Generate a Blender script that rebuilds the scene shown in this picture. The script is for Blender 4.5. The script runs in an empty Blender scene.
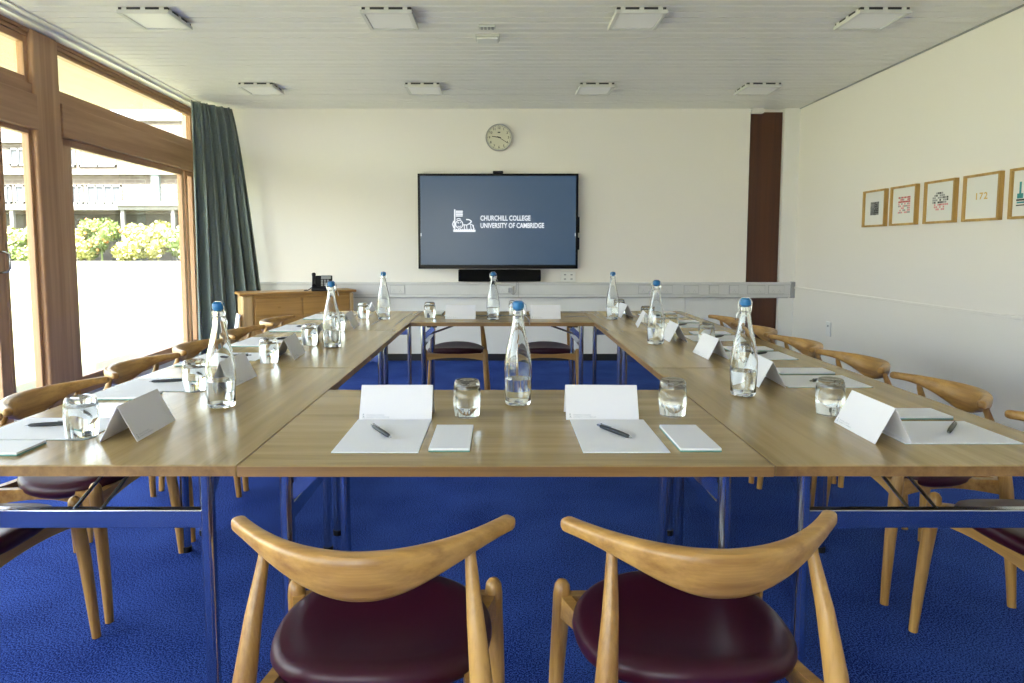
import bpy, bmesh, math, random
from mathutils import Vector, Matrix
random.seed(11)
PI = math.pi
S = bpy.context.scene
COL = S.collection
V = Vector

# ------------------------------------------------------------------ materials
def newmat(name):
    m = bpy.data.materials.new(name); m.use_nodes = True
    nt = m.node_tree; b = nt.nodes['Principled BSDF']
    return m, nt, b
def plain(name, col, rough=.5, metal=0, spec=.5, coat=0, bump=0, bscale=200, trans=0, ior=1.45, var=0, vscale=6, sheen=0):
    m, nt, b = newmat(name)
    b.inputs['Base Color'].default_value = (*col, 1)
    b.inputs['Roughness'].default_value = rough
    b.inputs['Metallic'].default_value = metal
    b.inputs['Specular IOR Level'].default_value = spec
    b.inputs['Coat Weight'].default_value = coat
    b.inputs['Transmission Weight'].default_value = trans
    b.inputs['IOR'].default_value = ior
    b.inputs['Sheen Weight'].default_value = sheen
    tc = nt.nodes.new('ShaderNodeTexCoord')
    if bump or var:
        n = nt.nodes.new('ShaderNodeTexNoise'); nt.links.new(tc.outputs['Object'], n.inputs['Vector'])
        n.inputs['Scale'].default_value = bscale; n.inputs['Detail'].default_value = 3
        if bump:
            bp = nt.nodes.new('ShaderNodeBump'); bp.inputs['Strength'].default_value = bump; bp.inputs['Distance'].default_value = .01
            nt.links.new(n.outputs['Fac'], bp.inputs['Height']); nt.links.new(bp.outputs['Normal'], b.inputs['Normal'])
    if var:
        n2 = nt.nodes.new('ShaderNodeTexNoise'); nt.links.new(tc.outputs['Object'], n2.inputs['Vector'])
        n2.inputs['Scale'].default_value = vscale; n2.inputs['Detail'].default_value = 4
        r = nt.nodes.new('ShaderNodeValToRGB'); nt.links.new(n2.outputs['Fac'], r.inputs['Fac'])
        r.color_ramp.elements[0].position = .3; r.color_ramp.elements[1].position = .7
        r.color_ramp.elements[0].color = (*[c*(1-var) for c in col], 1)
        r.color_ramp.elements[1].color = (*[min(1, c*(1+var)) for c in col], 1)
        nt.links.new(r.outputs['Color'], b.inputs['Base Color'])
    return m
def wood(name, dark, light, axis='X', scale=1.0, rough=.4, spec=.5, coat=0, grain=38, bump=.05):
    """fine straight-grained timber; grain runs along `axis` in object space"""
    m, nt, b = newmat(name)
    tc = nt.nodes.new('ShaderNodeTexCoord'); mp = nt.nodes.new('ShaderNodeMapping')
    nt.links.new(tc.outputs['Object'], mp.inputs['Vector'])
    s = {'X': (1.2, grain, grain), 'Y': (grain, 1.2, grain), 'Z': (grain, grain, 1.2)}[axis]
    mp.inputs['Scale'].default_value = tuple(c*scale for c in s)
    n = nt.nodes.new('ShaderNodeTexNoise'); n.inputs['Scale'].default_value = 1; n.inputs['Detail'].default_value = 6; n.inputs['Roughness'].default_value = .65
    nt.links.new(mp.outputs['Vector'], n.inputs['Vector'])
    mp2 = nt.nodes.new('ShaderNodeMapping'); nt.links.new(tc.outputs['Object'], mp2.inputs['Vector'])
    s2 = {'X': (.8, 7, 7), 'Y': (7, .8, 7), 'Z': (7, 7, .8)}[axis]
    mp2.inputs['Scale'].default_value = tuple(c*scale for c in s2)
    n2 = nt.nodes.new('ShaderNodeTexNoise'); n2.inputs['Scale'].default_value = 1; n2.inputs['Detail'].default_value = 3
    nt.links.new(mp2.outputs['Vector'], n2.inputs['Vector'])
    mx = nt.nodes.new('ShaderNodeMath'); mx.operation = 'ADD'
    m1 = nt.nodes.new('ShaderNodeMath'); m1.operation = 'MULTIPLY'; m1.inputs[1].default_value = .55; nt.links.new(n.outputs['Fac'], m1.inputs[0])
    m2 = nt.nodes.new('ShaderNodeMath'); m2.operation = 'MULTIPLY'; m2.inputs[1].default_value = .45; nt.links.new(n2.outputs['Fac'], m2.inputs[0])
    nt.links.new(m1.outputs[0], mx.inputs[0]); nt.links.new(m2.outputs[0], mx.inputs[1])
    r = nt.nodes.new('ShaderNodeValToRGB'); nt.links.new(mx.outputs[0], r.inputs['Fac'])
    r.color_ramp.elements[0].position = .38; r.color_ramp.elements[1].position = .60
    r.color_ramp.elements[0].color = (*dark, 1); r.color_ramp.elements[1].color = (*light, 1)
    nt.links.new(r.outputs['Color'], b.inputs['Base Color'])
    bp = nt.nodes.new('ShaderNodeBump'); bp.inputs['Strength'].default_value = bump; bp.inputs['Distance'].default_value = .01
    nt.links.new(mx.outputs[0], bp.inputs['Height']); nt.links.new(bp.outputs['Normal'], b.inputs['Normal'])
    b.inputs['Roughness'].default_value = rough; b.inputs['Specular IOR Level'].default_value = spec
    b.inputs['Coat Weight'].default_value = coat; b.inputs['Coat Roughness'].default_value = .25
    return m
def emit(name, col, strength):
    m, nt, b = newmat(name)
    b.inputs['Base Color'].default_value = (.02, .02, .02, 1)
    b.inputs['Emission Color'].default_value = (*col, 1); b.inputs['Emission Strength'].default_value = strength
    b.inputs['Roughness'].default_value = .35
    return m

M = {}
M['wall'] = plain('painted_plaster_cream', (.86, .83, .775), .75, bump=.03, bscale=120)
M['wall_white'] = plain('white_paint', (.83, .825, .79), .6, bump=.02, bscale=90)
M['ceil'] = plain('ceiling_board_paint', (.88, .865, .825), .5)
M['oak'] = wood('oak_chair', (.27, .125, .028), (.54, .305, .085), 'X', rough=.34, coat=.15, grain=45)
M['oakz'] = wood('oak_chair_leg', (.27, .125, .028), (.54, .305, .085), 'Z', rough=.36, coat=.15, grain=60)
M['topx'] = wood('oak_table_top_x', (.28, .19, .072), (.46, .325, .14), 'X', rough=.25, grain=26, bump=0)
M['topy'] = wood('oak_table_top_y', (.28, .19, .072), (.46, .325, .14), 'Y', rough=.27, grain=26)
M['edgex'] = wood('oak_table_edge_x', (.17, .085, .024), (.30, .165, .055), 'X', rough=.4, grain=40)
M['edgey'] = wood('oak_table_edge_y', (.17, .085, .024), (.30, .165, .055), 'Y', rough=.4, grain=40)
M['timber'] = wood('window_timber', (.36, .19, .095), (.56, .34, .19), 'Z', scale=.5, rough=.5)
M['timbery'] = wood('window_timber_rail', (.33, .17, .085), (.48, .28, .155), 'Y', scale=.5, rough=.5)
M['mahog'] = wood('mahogany_panel', (.05, .012, .004), (.09, .026, .008), 'Z', scale=.6, rough=.4)
M['cab'] = wood('cabinet_oak', (.32, .165, .042), (.50, .28, .085), 'X', scale=.8, rough=.38, coat=.1)
M['cabpost_lit'] = wood('cabinet_oak_post_lit', (.46, .29, .12), (.60, .41, .2), 'Z', scale=.8, rough=.38, coat=.1)  # cabinet oak made paler, window light on the posts put into the colour
M['leather'] = plain('maroon_leather', (.038, .003, .013), .40, spec=.4, coat=.05, bump=.04, bscale=350)
M['soffit'] = wood('soffit_boards', (.36, .325, .25), (.44, .40, .31), 'Y', scale=.5, rough=.7)
M['chrome'] = plain('polished_steel', (.50, .53, .58), .14, metal=1)
M['black'] = plain('black_plastic', (.010, .010, .012), .4, spec=.3)
M['bezel'] = plain('black_gloss_bezel', (.005, .005, .006), .3, spec=.25)
M['cloth_black'] = plain('speaker_cloth', (.006, .006, .006), .9, spec=.1)
M['grey'] = plain('grey_plastic', (.36, .37, .37), .45)
M['trunk'] = plain('trunking_plastic', (.66, .66, .64), .4)
M['trunk_line'] = plain('trunking_shadow_gap', (.42, .42, .41), .5)
M['white'] = plain('white_plastic', (.82, .82, .79), .35)
M['paper'] = plain('white_paper', (.82, .83, .86), .6, spec=.2)
M['card'] = plain('card_stock', (.74, .74, .78), .55, spec=.25)
M['padedge'] = plain('notepad_backing_green', (.10, .27, .25), .5)
M['ink'] = plain('grey_print', (.35, .38, .42), .6)
M['pen'] = plain('pen_barrel', (.008, .012, .018), .4)
M['penmetal'] = plain('pen_clip', (.35, .37, .40), .25, metal=1)
M['blue'] = plain('blue_stopper', (.015, .15, .38), .4)
M['wire'] = plain('steel_wire', (.6, .6, .6), .25, metal=1)
M['brick'] = None
M['conc'] = plain('pale_concrete', (.17, .165, .155), .8, var=.06)
M['darkrec'] = plain('recess_shade_dark', (.07, .065, .06), .8)  # dark colour standing in for shade inside the far block's recess
M['extframe'] = plain('white_window_frame', (.17, .175, .18), .5)
M['extglass'] = plain('window_glass_far', (.05, .055, .065), .3, spec=.3)
M['downpipe'] = plain('dark_metal_pipe', (.14, .17, .18), .5)
M['leaf'] = plain('shrub_leaves', (.10, .14, .035), .6, var=.35, vscale=1.2)
M['leaf2'] = plain('shrub_leaves_yellow', (.20, .20, .05), .6, var=.3, vscale=1.2)
M['bloom'] = plain('cream_blossom', (.5, .44, .26), .6)
M['bloom2'] = plain('orange_blossom', (.45, .18, .06), .6)
M['gold'] = wood('gilt_frame', (.42, .24, .055), (.62, .40, .13), 'Z', rough=.35)
M['mat'] = plain('picture_mount', (.82, .82, .78), .6)
M['curtain'] = None
M['clockface'] = plain('clock_face', (.66, .64, .50), .5)
M['clockrim'] = plain('clock_rim', (.42, .42, .40), .3, metal=.7)
M['dark_ink'] = plain('dark_print', (.05, .055, .05), .6)
M['red_ink'] = plain('red_print', (.55, .10, .10), .6)
M['pink_ink'] = plain('pink_print', (.75, .35, .35), .6)
M['gold_ink'] = plain('ochre_print', (.70, .46, .12), .6)
M['teal_ink'] = plain('teal_print', (.05, .30, .32), .6)
M['base_black'] = plain('black_skirting', (.015, .015, .018), .5)
M['fix'] = plain('luminaire_frame', (.70, .70, .66), .4)
M['fixdark'] = plain('luminaire_slot', (.05, .05, .05), .6)
M['panel'] = emit('luminaire_diffuser', (1, .98, .93), .02)
M['panel'].node_tree.nodes['Principled BSDF'].inputs['Base Color'].default_value = (.72, .72, .68, 1)
M['screen'] = emit('screen_lit', (.045, .10, .18), .13)
M['screen'].node_tree.nodes['Principled BSDF'].inputs['Roughness'].default_value = .28
M['screentext'] = emit('screen_text', (.85, .90, .95), .2)

def carpet():
    m, nt, b = newmat('blue_carpet')
    tc = nt.nodes.new('ShaderNodeTexCoord')
    n = nt.nodes.new('ShaderNodeTexNoise'); n.inputs['Scale'].default_value = 210; n.inputs['Detail'].default_value = 4
    nt.links.new(tc.outputs['Object'], n.inputs['Vector'])
    n2 = nt.nodes.new('ShaderNodeTexNoise'); n2.inputs['Scale'].default_value = 3; nt.links.new(tc.outputs['Object'], n2.inputs['Vector'])
    a = nt.nodes.new('ShaderNodeMath'); a.operation = 'MULTIPLY_ADD'; a.inputs[1].default_value = .15
    nt.links.new(n2.outputs['Fac'], a.inputs[0]); nt.links.new(n.outputs['Fac'], a.inputs[2])
    r = nt.nodes.new('ShaderNodeValToRGB'); nt.links.new(a.outputs[0], r.inputs['Fac'])
    r.color_ramp.elements[0].position = .50; r.color_ramp.elements[1].position = .66
    r.color_ramp.elements[0].color = (.006, .014, .12, 1); r.color_ramp.elements[1].color = (.065, .140, .54, 1)
    nt.links.new(r.outputs['Color'], b.inputs['Base Color'])
    bp = nt.nodes.new('ShaderNodeBump'); bp.inputs['Strength'].default_value = .5; bp.inputs['Distance'].default_value = .01
    nt.links.new(n.outputs['Fac'], bp.inputs['Height']); nt.links.new(bp.outputs['Normal'], b.inputs['Normal'])
    b.inputs['Roughness'].default_value = .95; b.inputs['Specular IOR Level'].default_value = .05
    b.inputs['Sheen Weight'].default_value = .0; b.inputs['Sheen Tint'].default_value = (.3, .5, 1, 1)
    return m
M['carpet'] = carpet()
def curtain_mat():
    m, nt, b = newmat('teal_curtain')
    tc = nt.nodes.new('ShaderNodeTexCoord')
    n = nt.nodes.new('ShaderNodeTexNoise'); n.inputs['Scale'].default_value = 60; nt.links.new(tc.outputs['Object'], n.inputs['Vector'])
    r = nt.nodes.new('ShaderNodeValToRGB'); nt.links.new(n.outputs['Fac'], r.inputs['Fac'])
    r.color_ramp.elements[0].color = (.12, .155, .145, 1); r.color_ramp.elements[1].color = (.20, .25, .235, 1)
    nt.links.new(r.outputs['Color'], b.inputs['Base Color']); b.inputs['Roughness'].default_value = .5
    b.inputs['Sheen Weight'].default_value = .4
    return m
M['curtain'] = curtain_mat()
def brick_mat():
    m, nt, b = newmat('pale_brick')
    tc = nt.nodes.new('ShaderNodeTexCoord'); mp = nt.nodes.new('ShaderNodeMapping'); mp.inputs['Rotation'].default_value = (PI/2, 0, 0)
    nt.links.new(tc.outputs['Object'], mp.inputs['Vector'])
    t = nt.nodes.new('ShaderNodeTexBrick'); nt.links.new(mp.outputs['Vector'], t.inputs['Vector'])
    t.inputs['Scale'].default_value = 1.0; t.inputs['Brick Width'].default_value = .9; t.inputs['Row Height'].default_value = .3
    t.inputs['Mortar Size'].default_value = .03
    t.inputs['Color1'].default_value = (.07, .055, .045, 1); t.inputs['Color2'].default_value = (.095, .075, .062, 1); t.inputs['Mortar'].default_value = (.13, .115, .10, 1)
    nt.links.new(t.outputs['Color'], b.inputs['Base Color']); b.inputs['Roughness'].default_value = .9
    return m
M['brick'] = brick_mat()
def lawn_mat():
    m, nt, b = newmat('mown_lawn')
    tc = nt.nodes.new('ShaderNodeTexCoord')
    n = nt.nodes.new('ShaderNodeTexNoise'); n.inputs['Scale'].default_value = .6; n.inputs['Detail'].default_value = 8; nt.links.new(tc.outputs['Object'], n.inputs['Vector'])
    r = nt.nodes.new('ShaderNodeValToRGB'); nt.links.new(n.outputs['Fac'], r.inputs['Fac'])
    r.color_ramp.elements[0].position = .35; r.color_ramp.elements[1].position = .65
    r.color_ramp.elements[0].color = (.12, .145, .075, 1); r.color_ramp.elements[1].color = (.22, .205, .13, 1)
    nt.links.new(r.outputs['Color'], b.inputs['Base Color']); b.inputs['Roughness'].default_value = .95
    return m
M['lawn'] = lawn_mat()
def pane_mat():
    """thin architectural pane: mostly clear, a little mirror at grazing angles"""
    m = bpy.data.materials.new('window_pane_glass'); m.use_nodes = True
    nt = m.node_tree; nt.nodes.clear()
    o = nt.nodes.new('ShaderNodeOutputMaterial'); mx = nt.nodes.new('ShaderNodeMixShader')
    t = nt.nodes.new('ShaderNodeBsdfTransparent'); t.inputs['Color'].default_value = (.93, .95, .94, 1)
    g = nt.nodes.new('ShaderNodeBsdfGlossy'); g.inputs['Roughness'].default_value = .02
    f = nt.nodes.new('ShaderNodeLayerWeight'); f.inputs['Blend'].default_value = .12
    k = nt.nodes.new('ShaderNodeMath'); k.operation = 'MULTIPLY'; k.inputs[1].default_value = .5
    nt.links.new(f.outputs['Facing'], k.inputs[0]); nt.links.new(k.outputs[0], mx.inputs[0]); nt.links.new(t.outputs[0], mx.inputs[1]); nt.links.new(g.outputs[0], mx.inputs[2])
    nt.links.new(mx.outputs[0], o.inputs['Surface'])
    return m
M['pane'] = pane_mat()
M['glass'] = plain('clear_glass', (.97, .99, .985), .0, trans=1, ior=1.45)
M['water'] = plain('water', (.98, .99, 1.0), .0, trans=1, ior=1.33)

# ------------------------------------------------------------------ mesh builder
class MB:
    def __init__(s): s.v = []; s.f = []; s.sm = []; s.mi = []; s.mats = []; s.cur = 0
    def mat(s, m):
        if m not in s.mats: s.mats.append(m)
        s.cur = s.mats.index(m); return s
    def add(s, vs, fs, smooth=False):
        o = len(s.v); s.v += [tuple(v) for v in vs]
        for f in fs: s.f.append([i+o for i in f]); s.sm.append(smooth); s.mi.append(s.cur)
        return s
    def box(s, x0, x1, y0, y1, z0, z1, bev=0, seg=2, M4=None):
        x0, x1 = sorted((x0, x1)); y0, y1 = sorted((y0, y1)); z0, z1 = sorted((z0, z1))
        if bev <= 0:
            vs = [V((x, y, z)) for z in (z0, z1) for y in (y0, y1) for x in (x0, x1)]
            fs = [(0,2,3,1),(4,5,7,6),(0,1,5,4),(2,6,7,3),(0,4,6,2),(1,3,7,5)]
            if M4: vs = [M4 @ v for v in vs]
            return s.add(vs, fs)
        bm = bmesh.new(); bmesh.ops.create_cube(bm, size=1)
        for v in bm.verts:
            v.co = V(((x0+x1)/2+v.co.x*(x1-x0), (y0+y1)/2+v.co.y*(y1-y0), (z0+z1)/2+v.co.z*(z1-z0)))
        bmesh.ops.bevel(bm, geom=bm.edges[:], offset=bev, segments=seg, profile=.5, affect='EDGES')
        return s.frombm(bm, M4, smooth=False)
    def frombm(s, bm, M4=None, smooth=False):
        bm.verts.ensure_lookup_table(); bm.verts.index_update()
        vs = [(M4 @ v.co if M4 else v.co.copy()) for v in bm.verts]
        fs = [[v.index for v in f.verts] for f in bm.faces]
        bm.free(); return s.add(vs, fs, smooth)
    def tube(s, pts, rad, n=12, caps=True, flat=None):
        """swept tube through pts with radius (or list); flat=(a,b) squashes section"""
        pts = [V(p) for p in pts]; k = len(pts)
        if not hasattr(rad, '__len__'): rad = [rad]*k
        rings = []; up = None
        for i, p in enumerate(pts):
            t = (pts[min(i+1, k-1)]-pts[max(i-1, 0)]).normalized()
            if up is None: up = V((0, 0, 1)) if abs(t.z) < .9 else V((0, 1, 0))
            a = t.cross(up).normalized(); b = a.cross(t).normalized(); up = b
            r = rad[i]
            ring = [p+(a*math.cos(2*PI*j/n)*(flat[0] if flat else 1)+b*math.sin(2*PI*j/n)*(flat[1] if flat else 1))*r for j in range(n)]
            rings.append(ring)
        vs = [v for r in rings for v in r]; fs = []
        for i in range(k-1):
            for j in range(n):
                fs.append((i*n+j, i*n+(j+1)%n, (i+1)*n+(j+1)%n, (i+1)*n+j))
        s.add(vs, fs, True)
        if caps:
            s.add(rings[0], [tuple(range(n))[::-1]]); s.add(rings[-1], [tuple(range(n))])
        return s
    def sections(s, rings, closed_ends=True, smooth=True):
        n = len(rings[0]); k = len(rings)
        vs = [v for r in rings for v in r]; fs = []
        for i in range(k-1):
            for j in range(n): fs.append((i*n+j, i*n+(j+1)%n, (i+1)*n+(j+1)%n, (i+1)*n+j))
        if closed_ends: fs += [tuple(range(n))[::-1], tuple(range((k-1)*n, k*n))]
        return s.add(vs, fs, smooth)
    def lathe(s, prof, n=32, c=(0, 0, 0), smooth=True):
        """prof: (r,z) list; r==0 closes at the pole"""
        base = len(s.v); idx = []
        vs = []; 
        for r, z in prof:
            if r <= 1e-6: idx.append([len(vs)]); vs.append(V((c[0], c[1], c[2]+z)))
            else:
                idx.append([len(vs)+j for j in range(n)])
                vs += [V((c[0]+r*math.cos(2*PI*j/n), c[1]+r*math.sin(2*PI*j/n), c[2]+z)) for j in range(n)]
        fs = []
        for a, b in zip(idx, idx[1:]):
            for j in range(n):
                q = (j+1) % n
                if len(a) == 1 and len(b) == 1: continue
                if len(a) == 1: fs.append((a[0], b[q], b[j]))
                elif len(b) == 1: fs.append((a[j], a[q], b[0]))
                else: fs.append((a[j], a[q], b[q], b[j]))
        return s.add(vs, fs, smooth)
    def build(s, name, m=None, parent=None, xf=None):
        me = bpy.data.meshes.new(name)
        vs = [xf(V(v)) for v in s.v] if xf else s.v
        me.from_pydata([tuple(v) for v in vs], [], s.f)
        mats = s.mats if s.mats else [m]
        for q in mats: me.materials.append(q)
        me.polygons.foreach_set('use_smooth', s.sm)
        me.polygons.foreach_set('material_index', s.mi if s.mats else [0]*len(s.f))
        bm = bmesh.new(); bm.from_mesh(me)
        bmesh.ops.recalc_face_normals(bm, faces=bm.faces[:]); bm.to_mesh(me); bm.free()
        me.update()
        if any(s.sm):
            try: me.set_sharp_from_angle(angle=math.radians(42))
            except Exception: pass
        o = bpy.data.objects.new(name, me); COL.objects.link(o)
        if parent: o.parent = parent
        return o

def tag(o, label, cat, group=None):
    o['label'] = label; o['category'] = cat
    if group: o['group'] = group
    return o
def thing(name, label, cat, loc=(0, 0, 0), rz=0, group=None):
    o = bpy.data.objects.new(name, None); COL.objects.link(o); o.empty_display_size = .1
    o.location = loc; o.rotation_euler = (0, 0, rz)
    return tag(o, label, cat, group)
def struct(o): o['kind'] = 'structure'; return o
def dup(root, loc, rz, label):
    def cp(o, p):
        c = o.copy(); COL.objects.link(c)
        if p is not None: c.parent = p
        for ch in KIDS.get(o.name, ()): cp(ch, c)
        return c
    c = cp(root, None); c.location = loc; c.rotation_euler = (0, 0, rz); c['label'] = label
    return c
KIDS = {}
def reg(root):
    """remember the children of a prototype and of its parts"""
    for o in COL.objects:
        if o.parent: 
            if o not in KIDS.setdefault(o.parent.name, []): KIDS[o.parent.name].append(o)
def text_mesh(txt, size, align='LEFT', extrude=0.0, space=1.0, bold=0.0):
    cu = bpy.data.curves.new('lettering', 'FONT'); cu.body = txt; cu.size = size; cu.align_x = align; cu.extrude = extrude
    cu.space_character = space; cu.offset = bold; cu.resolution_u = 3
    t = bpy.data.objects.new('lettering', cu); me = bpy.data.meshes.new_from_object(t)
    bpy.data.objects.remove(t); return me
def add_text(mb, txt, size, fn, align='LEFT', space=1.0, bold=0.0):
    me = text_mesh(txt, size, align, 0, space, bold)
    mb.add([fn(v.co.x, v.co.y) for v in me.vertices], [list(p.vertices) for p in me.polygons])
    bpy.data.meshes.remove(me)

# ------------------------------------------------------------------ room dimensions
CEIL = 2.70; YB = 7.034; XR = 3.172; YR = -3.6
def xl(y): return -3.006-.0377*y          # inner face of the glazed wall
def LW(v): return V((xl(v.y)+v.x, v.y, v.z))   # local: x = offset from glazing face (+ into the room)

mb = MB(); mb.box(-3.6, 3.5, YR-.2, YB+.2, -.12, 0); struct(mb.build('floor', M['carpet']))
# ceiling of narrow boards running across the room
mb = MB(); prof = []; y = YR-.1; pitch = .1
yy = []
while y < YB+.05:
    prof += [(y, CEIL), (y+pitch-.013, CEIL), (y+pitch-.011, CEIL+.009), (y+pitch-.002, CEIL+.009)]; y += pitch
prof.append((y, CEIL))
n = len(prof)
vs = [V((-3.35, a, b)) for a, b in prof]+[V((XR+.1, a, b)) for a, b in prof]
vs += [V((-3.35, prof[0][0], CEIL+.08)), V((-3.35, prof[-1][0], CEIL+.08)), V((XR+.1, prof[0][0], CEIL+.08)), V((XR+.1, prof[-1][0], CEIL+.08))]
fs = [(i, i+1, n+i+1, n+i) for i in range(n-1)]+[(2*n, 2*n+1, 2*n+3, 2*n+2)]
mb.add(vs, fs); struct(mb.build('ceiling', M['ceil']))
# roof slab above
mb = MB(); mb.box(-4.5, 3.7, YR-.3, 7.3, CEIL+.10, CEIL+.32); mb.mat(M['conc']); struct(mb.build('trim_1', M['conc']))
mb = MB(); mb.box(-4.5, -3.34, YR-.3, 7.3, CEIL+.04, CEIL+.10); struct(mb.build('trim_2', M['soffit']))
# back wall
mb = MB().mat(M['wall'])
mb.box(-3.4, 3.4, YB+.03, YB+.2, 0, CEIL+.05)
mb.box(-3.3, 2.655, YB, YB+.03, .86, CEIL)
struct(mb.build('wall_back'))
mb = MB().mat(M['wall_white'])
mb.box(-3.3, 2.0, YB, YB+.03, .0, .70); mb.box(2.008, 2.655, YB, YB+.03, 0, .70)
mb.box(-3.3, 2.655, YB+.004, YB+.03, .70, .86)
struct(mb.build('trim_3'))
mb = MB(); mb.box(2.665, 3.0, YB+.012, YB+.03, 0, CEIL-.035); struct(mb.build('trim_4', M['mahog']))
mb = MB(); mb.box(3.005, XR, YB-.03, YB+.03, 0, CEIL); struct(mb.build('trim_5', M['wall_white']))
mb = MB(); mb.box(-3.25, 2.655, YB-.012, YB, 0, .075, .002); struct(mb.build('baseboard_back', M['base_black']))
mb = MB(); mb.box(2.66, 2.78, YB-.05, YB+.01, CEIL-.055, CEIL-.002, .006); struct(mb.build('trim_6', M['white']))
# right wall
mb = MB(); mb.box(XR, XR+.15, YR-.1, YB+.2, 0, CEIL+.05); struct(mb.build('wall_right', M['wall']))
mb = MB()
mb.box(XR-.006, XR, YR, YB-.03, 0, .79, .002); mb.box(XR-.014, XR, YR, YB-.03, .79, .815, .005)
struct(mb.build('trim_7', M['wall']))
mb = MB(); mb.box(XR-.012, XR-.005, YR, YB-.03, 0, .075); struct(mb.build('baseboard_right', M['base_black']))
mb = MB(); mb.box(XR-.012, XR, YR, YB-.03, CEIL-.012, CEIL, .003); struct(mb.build('trim_8', M['grey']))
# rear wall behind the photographer; its unseen window is added to supply light
mb = MB().mat(M['wall'])
mb.box(-3.3, XR+.1, YR-.15, YR, 0, .75); mb.box(-3.3, XR+.1, YR-.15, YR, 2.45, CEIL+.05)
mb.box(-3.3, -2.6, YR-.15, YR, .75, 2.45); mb.box(-.35, XR+.1, YR-.15, YR, .75, 2.45)
struct(mb.build('wall_rear'))
mb = MB().mat(M['timbery'])
for x in (-2.6, -1.5, -.41): mb.box(x, x+.06, YR-.12, YR-.03, .75, 2.45)
mb.box(-2.6, -.35, YR-.12, YR-.03, .75, .81); mb.box(-2.6, -.35, YR-.12, YR-.03, 2.39, 2.45)
w = struct(mb.build('window_6_added')); mb = MB(); mb.box(-2.55, -.40, YR-.08, YR-.075, .8, 2.4); mb.build('pane', M['pane'], w)

# glazed timber wall on the left ------------------------------------------------
def frame_window(name, y0, y1, z0, z1, fr=.05, dep=(-.06, -.01), mat='timber', st0=None, pane=True):
    st0 = st0 or fr
    mb = MB().mat(M[mat])
    mb.box(dep[0], dep[1], y0, y0+st0, z0, z1, .004); mb.box(dep[0], dep[1], y1-fr, y1, z0, z1, .004)
    mb.mat(M['timbery'])
    mb.box(dep[0], dep[1], y0+fr, y1-fr, z0, z0+fr, .004); mb.box(dep[0], dep[1], y0+fr, y1-fr, z1-fr, z1, .004)
    w = struct(mb.build(name, None, None, LW))
    if pane:
        p = MB(); p.box(-.040, -.036, y0+fr*.8, y1-fr*.8, z0+fr*.8, z1-fr*.8); p.build('pane', M['pane'], w, LW)
    return w
SILL = .19
frame_window('window_1', 4.175, 4.49, SILL, 2.03, .03)
frame_window('window_2', 4.77, 6.80, SILL, 2.03, .055, st0=.15)
frame_window('window_3', 6.83, 7.03, SILL, 2.03, .05)
frame_window('window_4', 4.72, 7.03, 2.335, 2.645, .028)
frame_window('window_5', 2.15, 4.50, 2.335, 2.645, .045)
# glass door beside the column, with its pull handle
d = frame_window('door_1', 3.10, 4.172, .03, 2.03, .082, (-.075, -.015))
h = MB().mat(M['penmetal'])
h.tube([(-.02, 4.13, 1.07), (.035, 4.13, 1.08), (.05, 4.13, 1.10), (.05, 4.13, 1.19), (.02, 4.13, 1.205), (-.02, 4.13, 1.205)], .007, 8)
h.build('door_handle', None, d, LW)
frame_window('door_2', 2.02, 3.095, .03, 2.03, .082, (-.075, -.015))
frame_window('window_7', -.65, 1.78, SILL, 2.03, .065)
frame_window('window_8', -3.5, -.95, SILL, 2.03, .065)
frame_window('window_9', -.65, 1.80, 2.335, 2.645, .03)
frame_window('window_10', -3.5, -.95, 2.335, 2.645, .03)
# big columns
for i, y in enumerate((4.49, 1.80, -.93)):
    mb = MB(); mb.box(-.07, .03, y, y+.275, 0, CEIL, .018, 4); struct(mb.build('trim_%d' % (9+i), M['timber'], None, LW))
# transom beam, top plate, sill
k = 12
for (a, b) in ((4.77, 7.03), (2.065, 4.505), (-.665, 1.80), (-3.6, -.93)):
    mb = MB().mat(M['timbery'])
    mb.box(-.12, .035, a, b, 2.03, 2.265, .006); mb.box(-.12, .012, a, b, 2.268, 2.335, .004)
    struct(mb.build('trim_%d' % k, None, None, LW)); k += 1
    mb = MB().mat(M['timbery']); mb.box(-.12, .0, a, b, 2.645, CEIL-.002, .004); mb.box(-.12, .014, a, b, 2.672, CEIL-.002, .003)
    struct(mb.build('trim_%d' % k, None, None, LW)); k += 1
for (a, b) in ((4.77, 7.03), (4.175, 4.505), (-.665, 1.80), (-3.6, -.93)):
    mb = MB().mat(M['timbery']); mb.box(-.12, .045, a, b, .13, .19, .006)
    mb.mat(M['wall_white']); mb.box(-.12, 0, a, b, 0, .13)
    struct(mb.build('trim_%d' % k, None, None, LW)); k += 1
# white curtain track / ceiling margin along the glazing
mb = MB().mat(M['white'])
mb.box(.115, .145, YR, 6.95, CEIL-.022, CEIL-.001, .003); mb.box(.205, .215, YR, 6.95, CEIL-.008, CEIL-.001)
tag(mb.build('curtain_track', None, None, LW), 'long white curtain track fixed to the ceiling above the glazed wall', 'curtain track')
mb = MB(); mb.box(-.02, .19, YR, YB, CEIL-.003, CEIL+.02); struct(mb.build('trim_%d' % k, M['wall_white'], None, LW))

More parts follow.
